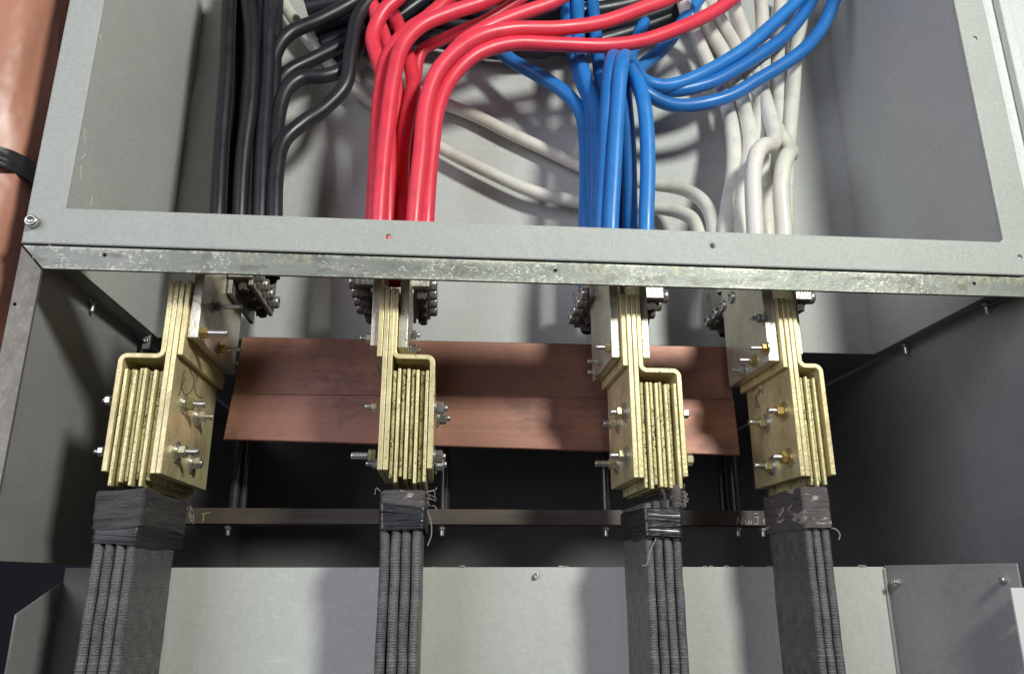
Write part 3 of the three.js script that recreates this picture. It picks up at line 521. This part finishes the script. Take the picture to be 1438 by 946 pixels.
[
  ['black cable standing outermost at the left of the upright black bunch', [[-0.2560, 2.0940, -0.1640], [-0.2546, 2.0295, -0.1590], [-0.2472, 1.9315, -0.1540], [-0.2415, 1.8402, -0.1490], [-0.2340, 1.7474, -0.1440]]],
  ['second black cable from the left in the upright bunch', [[-0.2512, 2.1131, -0.1840], [-0.2485, 2.0470, -0.1790], [-0.2421, 1.9463, -0.1740], [-0.2368, 1.8525, -0.1690], [-0.2294, 1.7571, -0.1640]]],
  ['black cable bowing right in front of the upright bunch, past a thin light gap', [[-0.2520, 2.0944, -0.1640], [-0.2352, 2.0364, -0.1540], [-0.2211, 1.9663, -0.1490], [-0.2157, 1.8918, -0.1460], [-0.2151, 1.8216, -0.1440], [-0.2115, 1.7483, -0.1440]]],
  ['black cable third from the right in the upright bunch', [[-0.2283, 2.1056, -0.1740], [-0.2229, 2.0404, -0.1690], [-0.2151, 1.9407, -0.1640], [-0.2115, 1.8478, -0.1590], [-0.2043, 1.7533, -0.1540]]],
  ['black cable second from the right in the upright bunch', [[-0.2138, 2.1021, -0.1690], [-0.2119, 2.0369, -0.1640], [-0.2053, 1.9377, -0.1590], [-0.1992, 1.8442, -0.1520], [-0.1923, 1.7500, -0.1460]]],
  ['black cable at the right edge of the upright bunch', [[-0.2074, 2.1120, -0.1790], [-0.2066, 2.0458, -0.1740], [-0.1994, 1.9453, -0.1690], [-0.1929, 1.8505, -0.1620], [-0.1857, 1.7541, -0.1540]]],
  ['black cable curving low out of the bunch to the right, the lower of two bends', [[-0.0665, 2.0938, -0.1700], [-0.1085, 2.0253, -0.1650], [-0.1139, 1.9724, -0.1600], [-0.1187, 1.9238, -0.1580], [-0.1392, 1.8934, -0.1580], [-0.1601, 1.8725, -0.1550], [-0.1774, 1.8458, -0.1500], [-0.1805, 1.8071, -0.1450], [-0.1766, 1.7398, -0.1400]]],
  ['black cable curving out of the bunch to the right, the upper of two bends', [[-0.0592, 2.1019, -0.1900], [-0.1020, 2.0221, -0.1850], [-0.1220, 1.9592, -0.1750], [-0.1442, 1.9428, -0.1700], [-0.1673, 1.9381, -0.1680], [-0.1834, 1.9211, -0.1650], [-0.1883, 1.8861, -0.1620], [-0.1852, 1.8210, -0.1550], [-0.1819, 1.7443, -0.1500]]],
  ['straight black cable slanting across above the two black bends', [[-0.0156, 2.0946, -0.1900], [-0.0819, 2.0326, -0.1900], [-0.1221, 2.0051, -0.1880], [-0.1608, 1.9767, -0.1850], [-0.1886, 1.9511, -0.1800], [-0.1980, 1.9223, -0.1760], [-0.1977, 1.8563, -0.1720], [-0.1913, 1.7510, -0.1650]]],
  ['black cable slanting to the top edge beside the upright black bunch', [[-0.0672, 2.1036, -0.1750], [-0.1152, 2.0534, -0.1750], [-0.1538, 2.0200, -0.1720], [-0.1880, 1.9964, -0.1700], [-0.2004, 1.9681, -0.1680], [-0.2005, 1.8874, -0.1650], [-0.1944, 1.7485, -0.1600]]],
].forEach(([l, p], i) => cable('black', l, p, kc, blackV[i % 3], KG));
[
  ['black cable crossing at the top behind the red ones, lowest of the crossing four', [[-0.1419, 2.0023, -0.2150], [-0.1010, 2.0272, -0.2200], [-0.0318, 2.0407, -0.2220], [0.0570, 2.0287, -0.2220], [0.1471, 2.0409, -0.2220], [0.2404, 2.0752, -0.2220], [0.3188, 2.1196, -0.2220], [0.3808, 2.1741, -0.2200]]],
  ['black cable crossing at the top behind the red ones, second lowest of four', [[-0.1610, 2.0233, -0.2200], [-0.1022, 2.0501, -0.2200], [-0.0237, 2.0661, -0.2200], [0.0743, 2.0540, -0.2150], [0.1739, 2.0650, -0.2150], [0.2680, 2.0989, -0.2150], [0.3460, 2.1508, -0.2100]]],
  ['black cable crossing at the top behind the red ones, second highest of four', [[-0.1694, 2.0391, -0.2120], [-0.1022, 2.0672, -0.2100], [-0.0150, 2.0735, -0.2050], [0.0907, 2.0705, -0.2000], [0.1898, 2.0840, -0.2000], [0.2935, 2.1267, -0.2000], [0.3340, 2.1636, -0.2000]]],
  ['black cable crossing at the top behind the red ones, highest of four', [[-0.1774, 2.0577, -0.2000], [-0.1015, 2.0777, -0.1950], [-0.0153, 2.0819, -0.1900], [0.0898, 2.0875, -0.1900], [0.1795, 2.1028, -0.1900], [0.2356, 2.1355, -0.1900]]],
].forEach(([l, p], i) => cable('black', l, p, 0.0105, blackV[(i + 1) % 3], KG, 0));
[
  ['red cable in front of the left red group, sweeping up to the right', [[0.0831, 2.0571, -0.1300], [0.0364, 2.0217, -0.1250], [-0.0039, 1.9974, -0.1200], [-0.0344, 1.9743, -0.1150], [-0.0531, 1.9469, -0.1120], [-0.0613, 1.9101, -0.1100], [-0.0658, 1.8327, -0.1080], [-0.0689, 1.7342, -0.1060]]],
  ['red cable seen as a sliver left of the front one in the left group', [[0.0248, 2.0828, -0.1500], [-0.0045, 2.0416, -0.1460], [-0.0295, 2.0064, -0.1400], [-0.0524, 1.9806, -0.1360], [-0.0702, 1.9447, -0.1320], [-0.0761, 1.8964, -0.1280], [-0.0757, 1.8336, -0.1240], [-0.0745, 1.7407, -0.1200]]],
  ['red cable slanting in from the top edge, leftmost at the top', [[-0.1178, 2.0996, -0.1750], [-0.0980, 2.0503, -0.1700], [-0.0881, 2.0226, -0.1660], [-0.0782, 1.9917, -0.1620], [-0.0704, 1.9656, -0.1600], [-0.0621, 1.9225, -0.1580], [-0.0572, 1.8627, -0.1560], [-0.0541, 1.7558, -0.1500]]],
  ['red cable making a short hook at the top left of the red group', [[-0.0394, 2.0637, -0.1400], [-0.0642, 2.0318, -0.1420], [-0.0765, 2.0172, -0.1430], [-0.0868, 1.9979, -0.1440], [-0.0897, 1.9768, -0.1440], [-0.0836, 1.9513, -0.1420], [-0.0751, 1.9228, -0.1400], [-0.0656, 1.8511, -0.1380], [-0.0616, 1.7483, -0.1350]]],
  ['red cable bulging right behind the front cable of the left group', [[-0.0949, 2.1060, -0.1800], [-0.0759, 2.0501, -0.1750], [-0.0660, 2.0205, -0.1700], [-0.0562, 1.9892, -0.1620], [-0.0465, 1.9521, -0.1550], [-0.0429, 1.9208, -0.1500], [-0.0462, 1.8878, -0.1470], [-0.0506, 1.8432, -0.1450], [-0.0490, 1.7512, -0.1400]]],
  ['red cable of the right group, upper of the two long runs to the right', [[0.3114, 2.0945, -0.1500], [0.2554, 2.0586, -0.1470], [0.2217, 2.0394, -0.1440], [0.1702, 2.0119, -0.1380], [0.1185, 1.9947, -0.1320], [0.0638, 1.9843, -0.1260], [0.0310, 1.9698, -0.1200], [0.0048, 1.9450, -0.1140], [-0.0151, 1.9139, -0.1100], [-0.0259, 1.8753, -0.1080], [-0.0304, 1.8119, -0.1060], [-0.0335, 1.7352, -0.1050]]],
  ['red cable of the right group, lowest of the long runs to the right', [[0.3726, 2.1126, -0.1650], [0.3344, 2.0713, -0.1600], [0.3025, 2.0449, -0.1560], [0.2673, 2.0209, -0.1520], [0.2202, 1.9969, -0.1470], [0.1758, 1.9833, -0.1420], [0.1188, 1.9768, -0.1360], [0.0641, 1.9686, -0.1300], [0.0260, 1.9500, -0.1260], [0.0009, 1.9182, -0.1220], [-0.0134, 1.8792, -0.1180], [-0.0198, 1.8138, -0.1140], [-0.0225, 1.7380, -0.1100]]],
  ['red cable with a bright streak rising steeply to the top, thin behind the right group', [[0.1031, 2.0830, -0.1550], [0.0841, 2.0590, -0.1550], [0.0622, 2.0392, -0.1550], [0.0373, 2.0203, -0.1560], [0.0112, 2.0053, -0.1580], [-0.0132, 1.9941, -0.1620], [-0.0357, 1.9801, -0.1660], [-0.0411, 1.9448, -0.1680], [-0.0400, 1.8691, -0.1650], [-0.0376, 1.7612, -0.1600]]],
  ['red cable rising to the top edge between the streaked one and the long runs', [[0.1530, 2.0745, -0.1470], [0.1164, 2.0427, -0.1450], [0.0767, 2.0204, -0.1420], [0.0382, 1.9976, -0.1400], [0.0080, 1.9710, -0.1380], [-0.0140, 1.9306, -0.1380], [-0.0257, 1.8795, -0.1380], [-0.0271, 1.8262, -0.1360], [-0.0276, 1.7492, -0.1340]]],
].forEach(([l, p], i) => cable('red', l, p, i === 7 ? 0.0068 : rc, redV[i % 3], RG));
[
  ['bright blue cable at the front of the blue group, looping over at its top', [[0.4659, 2.1388, -0.1800], [0.4336, 2.0960, -0.1780], [0.4101, 2.0720, -0.1770], [0.3890, 2.0496, -0.1760], [0.3547, 2.0163, -0.1750], [0.3219, 1.9911, -0.1740], [0.2902, 1.9705, -0.1730], [0.2674, 1.9595, -0.1720], [0.2450, 1.9538, -0.1700], [0.2234, 1.9568, -0.1650], [0.2062, 1.9647, -0.1480], [0.1922, 1.9571, -0.1250], [0.1831, 1.9292, -0.1080], [0.1762, 1.8761, -0.1050], [0.1684, 1.8031, -0.1040], [0.1626, 1.7346, -0.1040]]],
  ['blue cable looping over just left of the front blue one', [[0.4890, 2.1270, -0.1650], [0.4715, 2.0860, -0.1630], [0.4521, 2.0458, -0.1620], [0.4245, 2.0115, -0.1600], [0.3932, 1.9843, -0.1600], [0.3584, 1.9604, -0.1600], [0.3277, 1.9408, -0.1610], [0.2983, 1.9289, -0.1630], [0.2701, 1.9246, -0.1660], [0.2497, 1.9286, -0.1680], [0.2284, 1.9398, -0.1680], [0.2047, 1.9545, -0.1580], [0.1841, 1.9654, -0.1380], [0.1735, 1.9401, -0.1200], [0.1681, 1.9024, -0.1160], [0.1618, 1.8258, -0.1150], [0.1554, 1.7390, -0.1140]]],
  ['blue cable at the right edge of the blue group, bending left at its top', [[0.3448, 2.1576, -0.2050], [0.3084, 2.1002, -0.2000], [0.2897, 2.0714, -0.1970], [0.2654, 2.0334, -0.1940], [0.2506, 2.0148, -0.1900], [0.2335, 1.9965, -0.1860], [0.2166, 1.9731, -0.1720], [0.2031, 1.9602, -0.1500], [0.1999, 1.9398, -0.1300], [0.2031, 1.9176, -0.1180], [0.2067, 1.8948, -0.1120], [0.2077, 1.8654, -0.1100], [0.2051, 1.8129, -0.1080], [0.1990, 1.7370, -0.1060]]],
  ['blue cable standing between the front one and the right edge one', [[0.4847, 2.1537, -0.1950], [0.4608, 2.1122, -0.1920], [0.4371, 2.0751, -0.1850], [0.4090, 2.0420, -0.1820], [0.3789, 2.0145, -0.1800], [0.3378, 1.9850, -0.1780], [0.3063, 1.9660, -0.1780], [0.2619, 1.9535, -0.1780], [0.2342, 1.9582, -0.1800], [0.2104, 1.9625, -0.1660], [0.1966, 1.9545, -0.1480], [0.1930, 1.9177, -0.1360], [0.1930, 1.8521, -0.1320], [0.1885, 1.7468, -0.1280]]],
  ['blue cable arching down from the left, lowest of the left blue ones', [[0.0467, 2.0236, -0.2000], [0.0700, 2.0001, -0.1980], [0.1034, 1.9732, -0.1900], [0.1305, 1.9462, -0.1800], [0.1481, 1.9137, -0.1700], [0.1506, 1.8642, -0.1600], [0.1463, 1.7555, -0.1500]]],
  ['shaded blue cable rising behind the arch to below the red runs', [[0.1365, 2.1258, -0.2000], [0.1402, 2.0427, -0.1900], [0.1436, 1.9903, -0.1760], [0.1510, 1.9512, -0.1660], [0.1571, 1.9143, -0.1560], [0.1566, 1.8560, -0.1460], [0.1519, 1.7510, -0.1400]]],
  ['shaded blue cable just right of the one below the red runs', [[0.1547, 2.1183, -0.1900], [0.1507, 2.0354, -0.1800], [0.1498, 1.9847, -0.1680], [0.1539, 1.9433, -0.1560], [0.1609, 1.9010, -0.1440], [0.1607, 1.8502, -0.1360], [0.1551, 1.7465, -0.1300]]],
  ['blue cable rising straight up behind the red runs, left of the loops', [[0.1721, 2.1241, -0.1950], [0.1720, 2.0690, -0.1900], [0.1735, 2.0122, -0.1850], [0.1748, 1.9764, -0.1800], [0.1741, 1.9208, -0.1700], [0.1743, 1.8500, -0.1600], [0.1698, 1.7587, -0.1550]]],
  ['blue cable half hidden behind the right of the blue group', [[0.2436, 2.0807, -0.2150], [0.2197, 2.0180, -0.2050], [0.2041, 1.9654, -0.1900], [0.1947, 1.8937, -0.1700], [0.1854, 1.7593, -0.1550]]],
].forEach(([l, p], i) => cable('blue', l, p, uc, i === 0 || i === 2 ? blueV[2] : blueV[i % 2], UG));
[
  ['white cable crossing the back from the upper left, the lower of two', [[-0.2300, 2.1201, -0.2250], [-0.2075, 2.0794, -0.2260], [-0.1784, 2.0359, -0.2270], [-0.1495, 2.0013, -0.2280], [-0.1220, 1.9726, -0.2280], [-0.0943, 1.9492, -0.2280], [-0.0470, 1.9173, -0.2280], [-0.0149, 1.8947, -0.2280], [0.0434, 1.8624, -0.2270], [0.1010, 1.8381, -0.2260], [0.1550, 1.8263, -0.2240], [0.1997, 1.8171, -0.2150], [0.2394, 1.8129, -0.2050], [0.2614, 1.8043, -0.1950], [0.2755, 1.7868, -0.1800], [0.2774, 1.7564, -0.1650]], 0],
  ['white cable crossing the back from the upper left, the upper of two', [[-0.1789, 2.1219, -0.2350], [-0.1489, 2.0705, -0.2360], [-0.1202, 2.0320, -0.2360], [-0.0837, 2.0031, -0.2360], [-0.0468, 1.9786, -0.2360], [-0.0078, 1.9585, -0.2360], [0.0310, 1.9425, -0.2360], [0.0732, 1.9207, -0.2360], [0.1176, 1.8996, -0.2350], [0.1553, 1.8802, -0.2320], [0.1987, 1.8583, -0.2220], [0.2426, 1.8453, -0.2100], [0.2642, 1.8381, -0.2000], [0.2797, 1.8226, -0.1850], [0.2880, 1.8001, -0.1700], [0.2899, 1.7743, -0.1600], [0.2877, 1.7481, -0.1550]], 0],
  ['white cable at the left edge of the white group', [[0.2888, 2.1263, -0.2000], [0.2966, 2.0775, -0.2000], [0.3093, 2.0600, -0.2120], [0.3221, 2.0213, -0.2120], [0.3338, 1.9820, -0.2100], [0.3364, 1.9366, -0.1980], [0.3292, 1.8762, -0.1760], [0.3191, 1.8282, -0.1650], [0.3066, 1.7915, -0.1550], [0.2960, 1.7481, -0.1450]]],
  ['second white cable from the left in the white group', [[0.3037, 2.1386, -0.2000], [0.3264, 2.0763, -0.2120], [0.3429, 2.0375, -0.2120], [0.3561, 1.9909, -0.2090], [0.3564, 1.9381, -0.1940], [0.3486, 1.8826, -0.1740], [0.3341, 1.8397, -0.1600], [0.3223, 1.7984, -0.1500], [0.3121, 1.7464, -0.1400]]],
  ['white cable slanting right, then folding over into the front right loop', [[0.3151, 2.1239, -0.1950], [0.3421, 2.0942, -0.2150], [0.3590, 2.0514, -0.2120], [0.3723, 2.0050, -0.2070], [0.3787, 1.9550, -0.1920], [0.3806, 1.9004, -0.1680], [0.3821, 1.8683, -0.1520], [0.3775, 1.8499, -0.1350], [0.3620, 1.8339, -0.1150], [0.3502, 1.8126, -0.1040], [0.3450, 1.7870, -0.1020], [0.3418, 1.7304, -0.1020]]],
  ['white cable folding over into the front left loop', [[0.3467, 2.1578, -0.2050], [0.3589, 2.1114, -0.2050], [0.3685, 2.0714, -0.2050], [0.3768, 2.0202, -0.2030], [0.3794, 1.9715, -0.1940], [0.3757, 1.9200, -0.1720], [0.3663, 1.8780, -0.1480], [0.3523, 1.8555, -0.1300], [0.3348, 1.8429, -0.1120], [0.3220, 1.8256, -0.1040], [0.3156, 1.7998, -0.1020], [0.3138, 1.7734, -0.1020], [0.3118, 1.7292, -0.1020]]],
  ['white cable entering from the top above the blue arcs, straight down', [[0.3935, 2.1455, -0.2000], [0.3940, 2.1119, -0.2000], [0.3924, 2.0680, -0.2000], [0.3868, 2.0025, -0.1980], [0.3742, 1.9454, -0.1900], [0.3620, 1.8885, -0.1780], [0.3555, 1.8254, -0.1650], [0.3459, 1.7522, -0.1500]]],
  ['white cable at the right edge of the white group', [[0.4591, 2.1436, -0.2050], [0.4450, 2.0805, -0.2030], [0.4344, 2.0407, -0.2000], [0.4210, 1.9839, -0.1950], [0.4080, 1.9272, -0.1880], [0.3949, 1.8807, -0.1780], [0.3815, 1.8265, -0.1650], [0.3668, 1.7530, -0.1500]]],
  ['white cable second from the right, showing below the lowest blue arc', [[0.4331, 2.1504, -0.2150], [0.4225, 2.0871, -0.2130], [0.4137, 2.0341, -0.2100], [0.4050, 1.9724, -0.2050], [0.3988, 1.9215, -0.1970], [0.3807, 1.8530, -0.1800], [0.3587, 1.7572, -0.1600]]],
].forEach(([l, p, e], i) => cable('white', l, p, i < 2 ? 0.0078 : wc, whiteV[i % 3], WG, e));

renderer.render(scene, camera);
